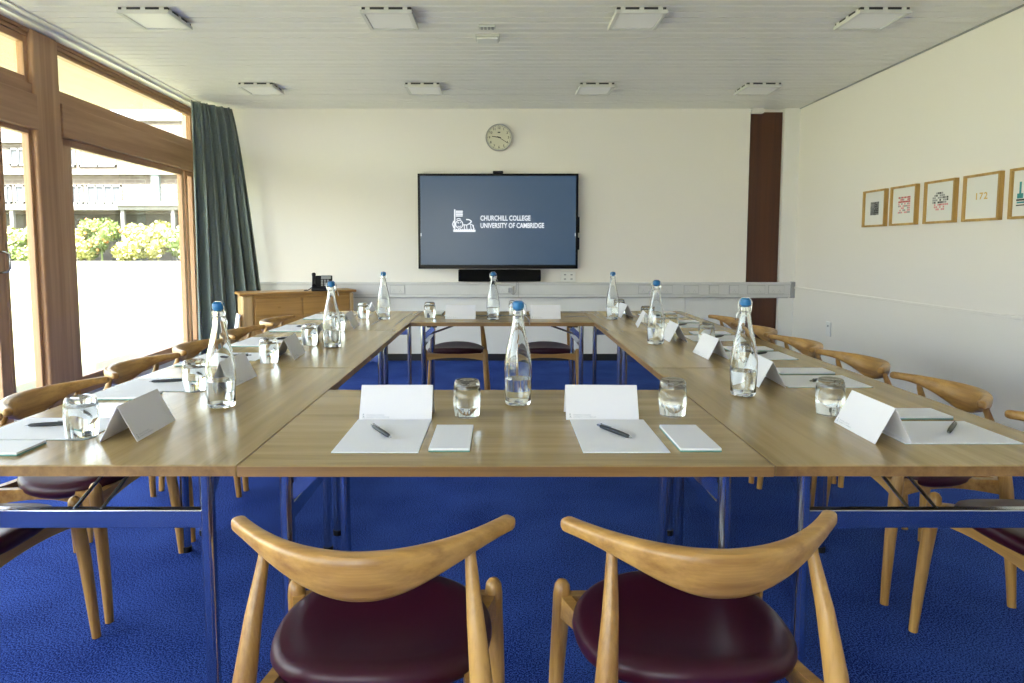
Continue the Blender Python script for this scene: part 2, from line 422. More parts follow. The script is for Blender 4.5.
# curtain: deep pleats, gathered in the corner
def curtain():
    mb = MB(); nu, nv = 150, 30; vs = []
    top0, top1 = V((-3.05, 6.50)), V((-2.80, 6.90)); b0, b1 = V((-3.03, 6.42)), V((-2.47, 6.88))
    for j in range(nv+1):
        t = j/nv; z = CEIL-.03-t*(CEIL-.07)
        e = t**.8
        for i in range(nu+1):
            s = i/nu
            p = top0.lerp(top1, s).lerp(b0.lerp(b1, s), e)
            dr = (top1-top0).lerp(b1-b0, e).normalized(); nn = V((dr.y, -dr.x))
            ph = s*2*PI*6+.5*math.sin(5*s+1)
            amp = .034+.034*t+.008*math.sin(9*s+2*t)
            off = math.sin(ph+.3*math.sin(3*t+s*7))*amp+.012*math.sin(2.7*ph+1.5*t)
            if t < .04: off *= .75
            q = p+nn*off+dr*.012*math.sin(2*ph)
            vs.append(V((q.x, q.y, z)))
    fs = [(j*(nu+1)+i, j*(nu+1)+i+1, (j+1)*(nu+1)+i+1, (j+1)*(nu+1)+i) for j in range(nv) for i in range(nu)]
    mb.add(vs, fs, True)
    o = mb.build('curtain', M['curtain'])
    so = o.modifiers.new('thickness', 'SOLIDIFY'); so.thickness = .004
    tag(o, 'dark teal pleated curtain gathered in the corner beside the window', 'curtain')
curtain()

# ------------------------------------------------------------------ outside
mb = MB(); mb.box(-90, 40, -40, 120, -.12, -.02); struct(mb.build('lawn', M['lawn']))
mb = MB(); mb.box(-60, -10, 53.0, 53.5, -.02, .12); tag(mb.build('kerb', M['conc']), 'long pale stone kerb between the lawn and the shrub bed', 'kerb')
def px(p, y): return (p-500.5)*y/650
def pz(p, y): return 1.232-(p-247.5)*y/650
YF = 58.0
bld = thing('brick_building', 'pale brick college block with white bands across the lawn', 'building', (-30, YF, 0))
BX = lambda v: V((v.x+30, v.y-YF, v.z))
X = lambda p: px(p, YF); Z = lambda p: pz(p, YF)
mb = MB().mat(M['brick'])
mb.box(X(-60), X(420), YF, YF+8, 4.3, Z(124)); mb.box(X(-60), X(420), YF+3.0, YF+8, -.1, 4.3)
mb.build('wall', None, bld, BX)
mb = MB(); mb.box(X(-60), X(420), YF-.2, YF+8, Z(124), Z(121)); mb.build('roof_edge', M['conc'], bld, BX)
for (z0, z1, x0, x1, dpt) in ((176, 172.5, -60, 200, .5), (145, 139, -60, 128, .35), (211, 205.5, -60, 420, 1.2), (207, 203, 128, 200, 1.5)):
    mb = MB(); mb.box(X(x0), X(x1), YF-dpt, YF, Z(z0), Z(z1)); mb.build('band', M['conc'], bld, BX)
def ext_window(x0, x1, y0, y1, nm):
    mb = MB().mat(M['extframe']); f = .16
    a, b, c, d_ = X(x0), X(x1), Z(y1), Z(y0)
    mb.box(a, b, YF-.12, YF, c, c+f); mb.box(a, b, YF-.12, YF, d_-f, d_)
    for i in range(nm+1):
        xx = a+(b-a-f)*i/nm; mb.box(xx, xx+f, YF-.12, YF, c, d_)
    w = mb.build('window', None, bld, BX)
    mb = MB(); mb.box(a, b, YF-.03, YF-.01, c, d_); mb.build('pane', M['extglass'], w, BX)
for r in ((74, 82, 149, 168, 1), (85, 122, 149, 168, 2), (76, 88, 186, 204.6, 2), (91, 126, 186, 204.6, 4), (17, 34, 150, 167, 2), (6, 17, 186, 204, 2), (20, 30, 186, 204, 1),
          (-40, 6, 150, 167, 3), (-40, -4, 186, 204, 3)): ext_window(*r)
for p in (24, 132, 181, -20):
    mb = MB(); mb.box(X(p-1.6), X(p+1.6), YF-1.1, YF-.8, -.1, Z(211)); mb.build('column', M['conc'], bld, BX)
mb = MB(); mb.box(X(157), X(164.5), YF-.35, YF, Z(205), Z(163)); mb.build('downpipe', M['downpipe'], bld, BX)
mb = MB(); mb.box(X(-60), X(420), YF+2.9, YF+3.0, -.1, 4.3); mb.build('recess_shade_sheet', M['darkrec'], bld, BX)  # dark sheet painting in the shade of the void behind the columns

def shrub(x, y, h, wd, leaf, bloom, nb, label):
    root = thing('flowering_shrub', label, 'shrub', (x, y, -.03), 0, 'shrubs in the bed across the lawn')
    mb = MB(); 
    def leafq(c, s, out):
        a = V((random.uniform(-1, 1), random.uniform(-1, 1), random.uniform(-1, 1))).normalized()
        b = a.cross(V((random.uniform(-1, 1), random.uniform(-1, 1), random.uniform(-1, 1)))).normalized()
        mbx.add([c-a*s, c+b*s*.6, c+a*s, c-b*s*.6], [(0, 1, 2, 3)])
    mbx = mb
    lobes = [(V((random.uniform(-.38, .38)*wd, random.uniform(-.2, .2)*wd, h*random.uniform(.22, .72))), random.uniform(.2, .27)*min(wd, h)) for _ in range(13)]
    for c, r in lobes:
        bm = bmesh.new(); bmesh.ops.create_icosphere(bm, subdivisions=2, radius=r*.8)
        for v in bm.verts: v.co = v.co*(1+random.uniform(-.18, .18))+c
        mb.frombm(bm)
        for _ in range(150):
            dv = V((random.gauss(0, 1), random.gauss(0, 1), random.gauss(0, 1))).normalized()
            p = c+dv*r*random.uniform(.85, 1.12)
            if p.z > .05: leafq(p, random.uniform(.09, .2), dv)
    mb.tube([(0, 0, 0), (0, 0, h*.5)], .08, 6)
    mb.build('foliage', leaf, root)
    mb = MB(); mbx = mb
    for _ in range(nb):
        c, r = random.choice(lobes); dv = V((random.gauss(0, 1), -abs(random.gauss(0, 1)), random.gauss(0, 1))).normalized()
        bm = bmesh.new(); bmesh.ops.create_icosphere(bm, subdivisions=1, radius=random.uniform(.08, .18))
        for v in bm.verts: v.co = v.co+c+dv*r*1.05
        mb.frombm(bm)
    mb.build('blossom', bloom, root)
sh = [(-8, 2.8, 'leaf2', 'bloom', 'cream'), (20, 2.4, 'leaf', 'bloom', 'cream'), (48, 3.2, 'leaf', 'bloom', 'cream'), (75, 3.0, 'leaf2', 'bloom', 'cream'), (103, 3.3, 'leaf', 'bloom2', 'orange'),
      (131, 3.0, 'leaf2', 'bloom', 'cream'), (159, 3.1, 'leaf2', 'bloom', 'cream'), (187, 3.2, 'leaf', 'bloom', 'cream')]
for i, (p, h, lf, bl, cn) in enumerate(sh):
    wh = ['first', 'second', 'third', 'fourth', 'fifth', 'sixth', 'seventh', 'eighth'][i]
    shrub(px(p, 55), 55, h*1.25, 3.0, M[lf], M[bl], 60, f'{"green" if lf=="leaf" else "yellowish"} shrub with {cn} blossom beyond the lawn, {wh} from the left')

# ------------------------------------------------------------------ ceiling fittings
def luminaire(label):
    t = thing('ceiling_light', label, 'ceiling light', (0, 0, CEIL), 0, 'square ceiling lights')
    mb = MB(); h = .147
    for a in (-1, 1):
        mb.box(a*h-.012, a*h+.012, -h-.012, h+.012, -.040, -.017, .003); mb.box(-h, h, a*h-.012, a*h+.012, -.040, -.017, .003)
    for p in (-1, 0, 1):
        mb.box(p*.115-.014, p*.115+.014, -h-.008, -h+.008, -.018, 0); mb.box(p*.115-.014, p*.115+.014, h-.008, h+.008, -.018, 0)
        mb.box(-h-.008, -h+.008, p*.115-.014, p*.115+.014, -.018, 0); mb.box(h-.008, h+.008, p*.115-.014, p*.115+.014, -.018, 0)
    mb.build('frame', M['fix'], t)
    mb = MB(); mb.box(-h+.014, h-.014, -h+.014, h-.014, -.034, -.026); mb.build('diffuser', M['panel'], t)
    mb = MB(); mb.box(-h-.004, h+.004, -h-.004, h+.004, -.018, -.001); mb.build('housing', M['fixdark'], t)
    return t
lum = None
XL = (-2.19, -.70, .865, 2.355)
cn = ('first from the glazed wall', 'second from the glazed wall', 'third from the glazed wall', 'nearest the picture wall')
rows = ((4.26, 'nearer visible row'), (6.09, 'row by the screen wall'), (2.34, 'row above the near tables'), (.46, 'row above the camera'), (-1.42, 'row behind the camera'))
for (y, rn) in rows:
    for x, c in zip(XL, cn):
        lb = f'square ceiling light, {rn}, {c}'
        if lum is None: lum = luminaire(lb); lum.location = (x, y, CEIL); reg(lum)
        else: dup(lum, (x, y, CEIL), 0, lb)
t = thing('smoke_detector', 'small white rectangular sensor on the ceiling in front of the screen', 'sensor', (-.09, 4.68, CEIL))
mb = MB(); mb.box(-.085, .085, -.065, .065, -.012, 0, .003); mb.build('base_plate', M['fix'], t)
mb = MB(); mb.box(-.075, .075, -.05, .055, -.03, -.012, .006); mb.build('cover', M['white'], t)
t = thing('ceiling_sensor', 'tiny grey sensor strip on the ceiling beside the white one', 'sensor', (-.09, 4.45, CEIL))
mb = MB(); mb.box(-.055, .055, -.03, .03, -.014, 0, .003); mb.build('base_plate', M['fix'], t)
mb = MB()
for i in range(4): mb.box(-.042+i*.024, -.026+i*.024, -.018, .018, -.02, -.014)
mb.build('grille', M['grey'], t)

# ------------------------------------------------------------------ back wall items
def back(x, z): return V((x, YB, z))
# television
t = thing('television', 'large black wall-mounted screen showing a white college crest and name on blue', 'television', (-.026, YB, 1.508))
TW, TH_ = .850, .502
mb = MB(); mb.box(-TW, TW, -.085, -.025, -TH_, TH_, .008); mb.build('casing', M['black'], t)
mb = MB()
for s_ in (-1, 1):
    mb.box(s_*TW, s_*(TW-.025), -.092, -.08, -TH_, TH_, .003)
mb.box(-TW, TW, -.092, -.08, TH_-.025, TH_, .003); mb.box(-TW, TW, -.092, -.08, -TH_, -TH_+.042, .003)
mb.build('bezel', M['bezel'], t)
mb = MB(); mb.box(-TW+.024, TW-.024, -.0865, -.084, -TH_+.041, TH_-.024); scr = mb.build('screen', M['screen'], t)
mb = MB(); f = lambda x, y: V((x, -.0885, y))
def stx(px_): return (px_-498.5)*7.0/650
def stz(py_): return (221.5-py_)*7.0/650
def fit_text(mb, txt, size, width, x0, z0, **k):
    me = text_mesh(txt, size, 'LEFT', 0, k.get('space', 1), k.get('bold', 0)); wd = max(v.co.x for v in me.vertices)
    mb.add([f(x0+v.co.x*width/wd, z0+v.co.y) for v in me.vertices], [list(p.vertices) for p in me.polygons]); bpy.data.meshes.remove(me)
fit_text(mb, 'CHURCHILL COLLEGE', .074, 49.5*7/650, stx(481.0), stz(220.6), bold=.0016)
fit_text(mb, 'UNIVERSITY OF CAMBRIDGE', .074, 63*7/650, stx(481.0), stz(227.8), bold=.0016)
mb.build('screen_lettering', M['screentext'], scr)
mb = MB()
def quad(x0, x1, y0, y1): mb.add([f(stx(x0), stz(y1)), f(stx(x1), stz(y1)), f(stx(x1), stz(y0)), f(stx(x0), stz(y0))], [(0, 1, 2, 3)])
def poly(pts): mb.add([f(stx(a), stz(b)) for a, b in pts], [tuple(range(len(pts)))])
def strip(pts, w):
    for (a, b), (c, d_) in zip(pts, pts[1:]):
        L_ = math.hypot(c-a, d_-b) or 1; nx, ny = -(d_-b)/L_*w/2, (c-a)/L_*w/2
        poly([(a+nx, b+ny), (c+nx, d_+ny), (c-nx, d_-ny), (a-nx, b-ny)])
quad(455.2, 456.4, 209.6, 229); 
for i in range(4): quad(456.8, 463.8-.2*(i % 2), 211+i*1.55, 212.1+i*1.55)
quad(454.4, 476.2, 229.6, 231.8)
for i in range(10): poly([(454.4+i*2.1, 229.6), (455.4+i*2.1, 228.6), (456.4+i*2.1, 229.6)])
# small standing lion beside the flag pole
ring = [(460.2+3.5*math.cos(a*PI/8), 224.3+3.9*math.sin(a*PI/8)) for a in range(17)]
strip(ring, .9); strip([(458.3, 223), (459.4, 222.4), (459.8, 223.6)], .7); strip([(461, 223), (462, 222.4)], .7); strip([(458.6, 226), (460.4, 226.8), (462, 225.8)], .7)
strip([(455, 221), (453.6, 224), (455, 228)], 1.1); strip([(457.5, 219.6), (459.5, 218.6), (462, 219.4)], .8)
strip([(464, 224.8), (468, 225), (471, 223)], .9); strip([(471, 223.2), (472.4, 221.4), (470, 219.8), (467, 219.6)], 1.1)
for a in (465, 467.4, 471.4, 474): strip([(a, 225), (a+.5, 229.6)], .8)
strip([(470, 224), (473, 224.6), (475, 229)], .8)
mb.build('screen_emblem', M['screentext'], scr)
mb = MB()
for x in (422.3, 575): quad(x-.7, x+.7, 233, 236)
mb.build('screen_button', M['screentext'], scr)
mb = MB(); mb.box(-.055, .055, -.10, -.05, TH_, TH_+.028, .008); mb.build('webcam', M['black'], t)
mb = MB(); mb.box(TW, TW+.018, -.07, -.05, -.30, -.17, .004); mb.box(TW, TW+.018, -.07, -.05, -.12, .05, .004); mb.build('pen_tray', M['black'], t)
# soundbar with bracket
t = thing('soundbar', 'black soundbar mounted under the large screen', 'soundbar', (-.01, YB, .935))
mb = MB(); mb.box(-.44, .44, -.11, -.01, -.065, .062, .01); mb.build('casing', M['cloth_black'], t)
mb = MB(); mb.box(-.43, .43, -.113, -.109, -.055, .05, .002); mb.build('grille', M['cloth_black'], t)
# wall clock
t = thing('wall_clock', 'round cream wall clock above the screen', 'clock', (-.016, YB, 2.394))
RM = Matrix.Rotation(PI/2, 4, 'X')
def yl(prof, n=40):
    m = MB(); m.lathe(prof, n); m.v = [tuple(RM @ V(v)) for v in m.v]; return m
yl([(0, 0), (.14, 0), (.143, .03), (.138, .042), (.130, .042), (.128, .036), (0, .036)]).build('rim', M['clockrim'], t)
yl([(0, .0365), (.128, .0365), (.128, .038), (0, .038)]).build('face', M['clockface'], t)
mb = MB()
for i in range(12):
    a = PI/2-(i+1)*PI/6; cx, cy = .100*math.cos(a), .100*math.sin(a)
    add_text(mb, str(i+1), .034, lambda x, y, cx=cx, cy=cy: V((cx+x, -.0388, cy-.012+y)), 'CENTER', bold=.0006)
for i in range(60):
    a = i*PI/30; r0, r1 = (.117, .125)
    u = V((math.cos(a), 0, math.sin(a))); w_ = V((-u.z, 0, u.x))*(.0016 if i % 5 else .003)
    mb.add([u*r0-w_+V((0, -.0388, 0)), u*r1-w_+V((0, -.0388, 0)), u*r1+w_+V((0, -.0388, 0)), u*r0+w_+V((0, -.0388, 0))], [(0, 1, 2, 3)])
mb.box(-.014, .014, -.0392, -.0386, .046, .058)
mb.build('numerals', M['dark_ink'], t)
def hand(a, L_, w_):
    m = MB(); Mx = Matrix.Rotation(-a, 4, 'Y'); m.box(-.02, L_, -.043, -.0405, -w_/2, w_/2, M4=Mx); m.build('hand', M['black'], t)
hand(math.radians(172), .074, .007); hand(math.radians(-33), .098, .0045)
yl([(0, .038), (.007, .038), (.007, .046), (0, .046)], 12).build('hub', M['black'], t)
# trunking
t = thing('cable_trunking', 'long pale grey cable trunking with sockets running along the back wall', 'trunking', (0, YB, 0))
mb = MB().mat(M['trunk'])
mb.box(-2.83, 3.12, -.055, 0, .697, .859, .006); mb.box(-2.83, 3.12, -.059, -.05, .697, .722, .003); mb.box(-2.83, 3.12, -.059, -.05, .834, .859, .003)
mb.mat(M['trunk_line']); mb.box(-2.83, 3.12, -.0562, -.05, .7225, .7262); mb.box(-2.83, 3.12, -.0562, -.05, .8300, .8335)
mb.box(-2.8, 3.1, -.045, -.001, .688, .697)
for x in (.19, -2.0): mb.box(x, x+.006, -.0595, -.05, .697, .859)
mb.build('channel', None, t)
mb = MB(); mb.box(3.12, 3.17, -.062, 0, .690, .866, .008); mb.build('end_cap', M['grey'], t)
def wall_px(p): return (p-500.5)*YB/650
for (a, b, kind) in ((391, 405, 'd'), (499, 513, 'd'), (638, 653, 'd'), (660, 671, 's'), (683, 697, 'd'), (708, 717, 's'), (728, 737, 's'), (746, 763, 'd'), (767, 782, 'd')):
    x0, x1 = wall_px(a), wall_px(b)
    mb = MB().mat(M['trunk']); mb.box(x0, x1, -.066, -.05, .738, .822, .004)
    mb.mat(M['trunk_line'])
    mb.box(x0-.004, x1+.004, -.0575, -.05, .734, .826)
    so = mb.build('socket_plate', None, t)
    c = (x0+x1)/2
    for q in ((-.035, .035) if kind == 'd' else (0,)):
        mb = MB(); mb.box(c+q-.012, c+q+.012, -.069, -.0655, .79, .805, .002); mb.build('switch', M['trunk'], so)
        mb = MB()
        for dx, dz in ((0, .775), (-.011, .757), (.011, .757)): mb.box(c+q+dx-.003, c+q+dx+.003, -.0672, -.065, dz-.004, dz+.004)
        mb.build('pin_holes', M['trunk_line'], so)
t = thing('power_adapter', 'grey plug with lead in the trunking socket below the soundbar', 'plug', (.105, YB, .775))
mb = MB(); mb.box(-.02, .02, -.10, -.0665, -.025, .03, .008); mb.build('plug_body', M['grey'], t)
mb = MB(); mb.tube([(0, -.09, -.02), (.03, -.08, -.05), (.06, -.07, -.02), (.07, -.066, .06), (.072, -.066, .10)], .004, 6); mb.build('lead', M['grey'], t)
# double socket above the trunking
t = thing('wall_socket', 'white double wall socket just above the trunking, right of the soundbar', 'socket', (.735, YB, .915))
mb = MB(); mb.box(-.085, .075, -.035, 0, -.05, .06, .006); mb.build('back_box', M['white'], t)
for x in (-.04, .03):
    for z in (.025, -.022): mb = MB(); mb.box(x-.012, x+.012, -.038, -.034, z-.007, z+.007, .002); mb.build('switch', M['grey'], t)
# right-wall socket
t = thing('wall_socket', 'small white socket plate low on the right wall', 'socket', (XR-.006, 6.22, .45))
mb = MB(); mb.box(-.012, 0, -.045, .045, -.07, .07, .004); mb.build('plate', M['white'], t)
mb = MB(); mb.box(-.016, -.012, -.012, .012, .02, .04, .002); mb.build('switch', M['grey'], t)

# ------------------------------------------------------------------ pictures on the right wall
def picture(yc, art, label, w=.328, h=.308):
    t = thing('framed_picture', label, 'picture', (XR, yc, 1.56), 0, 'framed prints on the right wall')
    mb = MB(); a, b, f_ = w/2, h/2, .016
    mb.box(-.032, 0, -a, -a+f_, -b, b, .002); mb.box(-.032, 0, a-f_, a, -b, b, .002)
    mb.box(-.032, 0, -a+f_, a-f_, -b, -b+f_, .002); mb.box(-.032, 0, -a+f_, a-f_, b-f_, b, .002)
    mb.build('frame', M['gold'], t)
    mb = MB(); mb.box(-.014, -.004, -a+f_*.8, a-f_*.8, -b+f_*.8, b-f_*.8); mt = mb.build('mount', M['mat'], t)
    # art patches: (y0,y1,z0,z1,mat) with +u running to the viewer's right (toward -y)
    mb = MB()
    for (u0, u1, z0, z1, m) in art:
        mb.mat(M[m]); mb.box(-.0152, -.0142, -u0, -u1, z0, z1)
    mb.build('print', None, mt)
    return t
R_ = random.Random(5)
art1 = [(-.065, .055, -.055, .055, 'grey')]
for i in range(7):
    for j in range(7):
        if R_.random() < .75: art1.append((-.065+i*.0172, -.065+i*.0172+.015, -.055+j*.0158, -.055+j*.0158+R_.uniform(.008, .014), 'dark_ink'))
art2 = []
for i in range(8):
    for j in range(8):
        m = 'red_ink' if j > 4 and R_.random() < .75 else ('pink_ink' if R_.random() < .5 else 'grey')
        if R_.random() < .8: art2.append((-.075+i*.019, -.075+i*.019+.016, -.06+j*.0165, -.06+j*.0165+.013, m))
art3 = []
for i in range(9):
    for j in range(8):
        x = (i-4)/4.5; z = (j-3.5)/4
        if x*x+z*z < 1.1 and R_.random() < .85:
            m = ('pink_ink' if R_.random() < .8 else 'red_ink') if j < 3 else ('dark_ink' if R_.random() < .35 else 'grey')
            art3.append((-.085+i*.019, -.085+i*.019+.015, -.06+j*.0165, -.06+j*.0165+.013, m))
art5 = [(-.10, -.085, -.01, .07, 'teal_ink'), (-.115, -.07, -.03, 0, 'teal_ink'), (-.12, -.02, -.045, -.034, 'dark_ink'), (-.115, .02, -.06, -.05, 'teal_ink'),
        (-.12, .01, -.075, -.068, 'dark_ink'), (-.05, .03, -.03, .02, 'grey')]
picture(5.525, art1, 'gilt-framed small black and grey print, farthest picture on the right wall')
picture(5.128, art2, 'gilt-framed red and grey print, second picture from the far corner')
picture(4.708, art3, 'gilt-framed round print with pink lower half, middle picture of the row')
t4 = picture(4.30, [], 'gilt-framed print with ochre numerals 172 on white')
mb = MB(); add_text(mb, '172', .062, lambda x, y: V((-.0155, .01-x*1.15, -.012+y*1.0)), 'CENTER', bold=.001, space=1.15)
mb.build('numerals', M['gold_ink'], t4)
picture(3.895, art5, 'gilt-framed print with teal tower, cut off by the right edge')

# ------------------------------------------------------------------ sideboard and phone
def sideboard():
    L_, D_, H_ = 1.09, .285, .80
    t = thing('sideboard', 'low oak sideboard with drawers set across the back left corner', 'cabinet', (-2.46, 6.16, 0), math.radians(30))
    mb = MB().mat(M['cab']); mb.box(.04, L_-.02, .012, D_, .06, H_-.025); mb.build('body', None, t)
    for x0, x1 in ((0, .11), (L_-.045, L_)):
        mb = MB(); mb.box(x0, x1, 0, D_, 0, H_-.025, .022, 4); mb.build('corner_post', M['cabpost_lit'], t)
    mb = MB(); mb.box(-.025, L_+.02, -.03, D_+.005, H_-.025, H_, .008, 3); mb.build('top', M['cab'], t)
    mb = MB(); mb.box(.11, L_-.045, .005, .015, H_-.055, H_-.025); mb.box(.075, L_-.045, .02, .03, .02, .075); mb.build('rail', M['cab'], t)
    zs = [(.57, .742), (.375, .56), (.085, .365)]; xs = [(.118, .56), (.57, 1.038)]
    for z0, z1 in zs:
        for x0, x1 in xs:
            mb = MB(); mb.box(x0, x1, -.004, .012, z0, z1, .004); dr = mb.build('drawer', M['cab'], t)
            mb = MB(); c = ((x0+x1)/2, (z0+z1)/2); mb.lathe([(0, 0), (.009, 0), (.008, .014), (.016, .022), (.014, .03), (0, .033)], 14)
            mb.v = [tuple(V((c[0], -.004, c[1]))+RM @ V(v)) for v in mb.v]; mb.build('knob', M['cab'], dr)
sideboard()
t = thing('desk_phone', 'black desk telephone on top of the oak sideboard', 'telephone', (-1.80, 6.55, .8), math.radians(12))
mb = MB(); mb.box(-.10, .10, -.09, .08, 0, .035, .008); mb.build('base', M['black'], t)
mb = MB(); Mx = Matrix.Translation((0, .0, .03)) @ Matrix.Rotation(math.radians(62), 4, 'X'); mb.box(-.10, .10, 0, .13, -.012, .012, .006, M4=Mx); fp = mb.build('face_plate', M['black'], t)
mb = MB()
for i in range(4):
    for j in range(3): mb.box(-.01+j*.028, .008+j*.028, .012+i*.018, .024+i*.018, .012, .016, M4=Mx)
mb.build('keypad', M['grey'], fp)
mb = MB(); mb.box(-.01, .085, .088, .12, .0118, .0145, M4=Mx); mb.build('display', M['grey'], fp)
mb = MB(); mb.tube([(-.075, -.075, .055), (-.078, -.055, .075), (-.08, -.015, .135), (-.08, .02, .165)], [.02, .015, .015, .021], 10); mb.build('handset', M['black'], t)
mb = MB(); mb.tube([(-.075, -.075, .05), (-.13, -.08, .01), (-.17, -.05, .006), (-.15, .0, .006)], .005, 6); mb.build('cord', M['black'], t)
t = thing('brochure', 'pale brochures leaning against the window side of the sideboard', 'brochure', (-2.53, 6.08, 0), math.radians(30))
mb = MB(); Mx = Matrix.Rotation(math.radians(9), 4, 'Y'); mb.box(-.022, -.01, .02, .20, .30, .60, M4=Mx); mb.build('cover', M['paper'], t)
mb = MB(); mb.box(-.035, -.005, .02, .2, 0, .30, .003); mb.build('stand', M['white'], t)

# ------------------------------------------------------------------ folding tables
def table(label, cx, cy, rot, Lh=.597, Dh=.39):
    t = thing('folding_table', label, 'table', (cx, cy, 0), rot, 'folding tables set in a hollow square')
    ZT = .74
    if rot: top, edge = M['topx'], M['edgex']
    else: top, edge = M['topx'], M['edgex']
    mb = MB().mat(top); mb.box(-Lh, Lh, -Dh, Dh, ZT-.026, ZT, .0022, 2)
    mb.build('tabletop', None, t)
    mb = MB().mat(edge); e = .0012
    for s_ in (-1, 1):
        mb.box(-Lh-e+.002, Lh+e-.002, s_*Dh, s_*(Dh+e), ZT-.0245, ZT-.002); mb.box(s_*Lh, s_*(Lh+e), -Dh+.002, Dh-.002, ZT-.0245, ZT-.002)
    mb.build('edge_band', None, t)
    for s_ in (-1, 1):
        x = s_*(Lh-.075)
        for q in (-1, 1):
            mb = MB(); mb.tube([(x, q*.288, .008), (x, q*.288, ZT-.026)], .0165, 16)
            lg = mb.build('leg', M['chrome'], t)
            mb = MB(); mb.tube([(x, q*.288, 0), (x, q*.288, .022)], .0195, 14); mb.build('foot', M['black'], lg)
            mb = MB(); mb.box(x-s_*.005, x-s_*.095, q*.288-.004, q*.288+.004, -.016, .016, M4=Matrix.Translation((x, 0, .625)) @ Matrix.Rotation(s_*math.radians(44), 4, 'Y') @ Matrix.Translation((-x, 0, 0)))
            mb.build('gusset', M['chrome'], t)
        mb = MB(); mb.box(x-.012, x+.012, -.282, .282, 0.565, .61, .003); mb.build('crossbar', M['chrome'], t)
        mb = MB()
        for q in (-.033, .033): mb.tube([(x, q, .607), (x-s_*.28, q, ZT-.03)], .0042, 8)
        mb.build('brace', M['chrome'], t)
        mb = MB(); mb.box(x-s_*.02, x-s_*.09, .20, .27, ZT-.048, ZT-.027, .004); mb.box(x-s_*.02, x-s_*.09, -.27, -.20, ZT-.048, ZT-.027, .004)
        mb.build('latch', M['black'], t)
        mb = MB(); mb.box(x-s_*.26, x-s_*.30, -.06, .06, ZT-.034, ZT-.026); mb.build('bracket', M['black'], t)
    return t
X0 = .012
table('oak folding table closest to the camera, between the two side rows', X0, 1.434+.395, 0, .6070, .395)
table('oak folding table at the far end of the square, by the screen', X0, 4.633, 0, .6070, .375)
for i, (nm) in enumerate(('nearest', 'middle', 'farthest')):
    yc = 1.434+.6+i*1.2
    table(f'oak folding table, {nm} of the three along the window side', X0-1.0005, yc, PI/2)
    table(f'oak folding table, {nm} of the three along the picture-wall side', X0+1.0005, yc, PI/2)

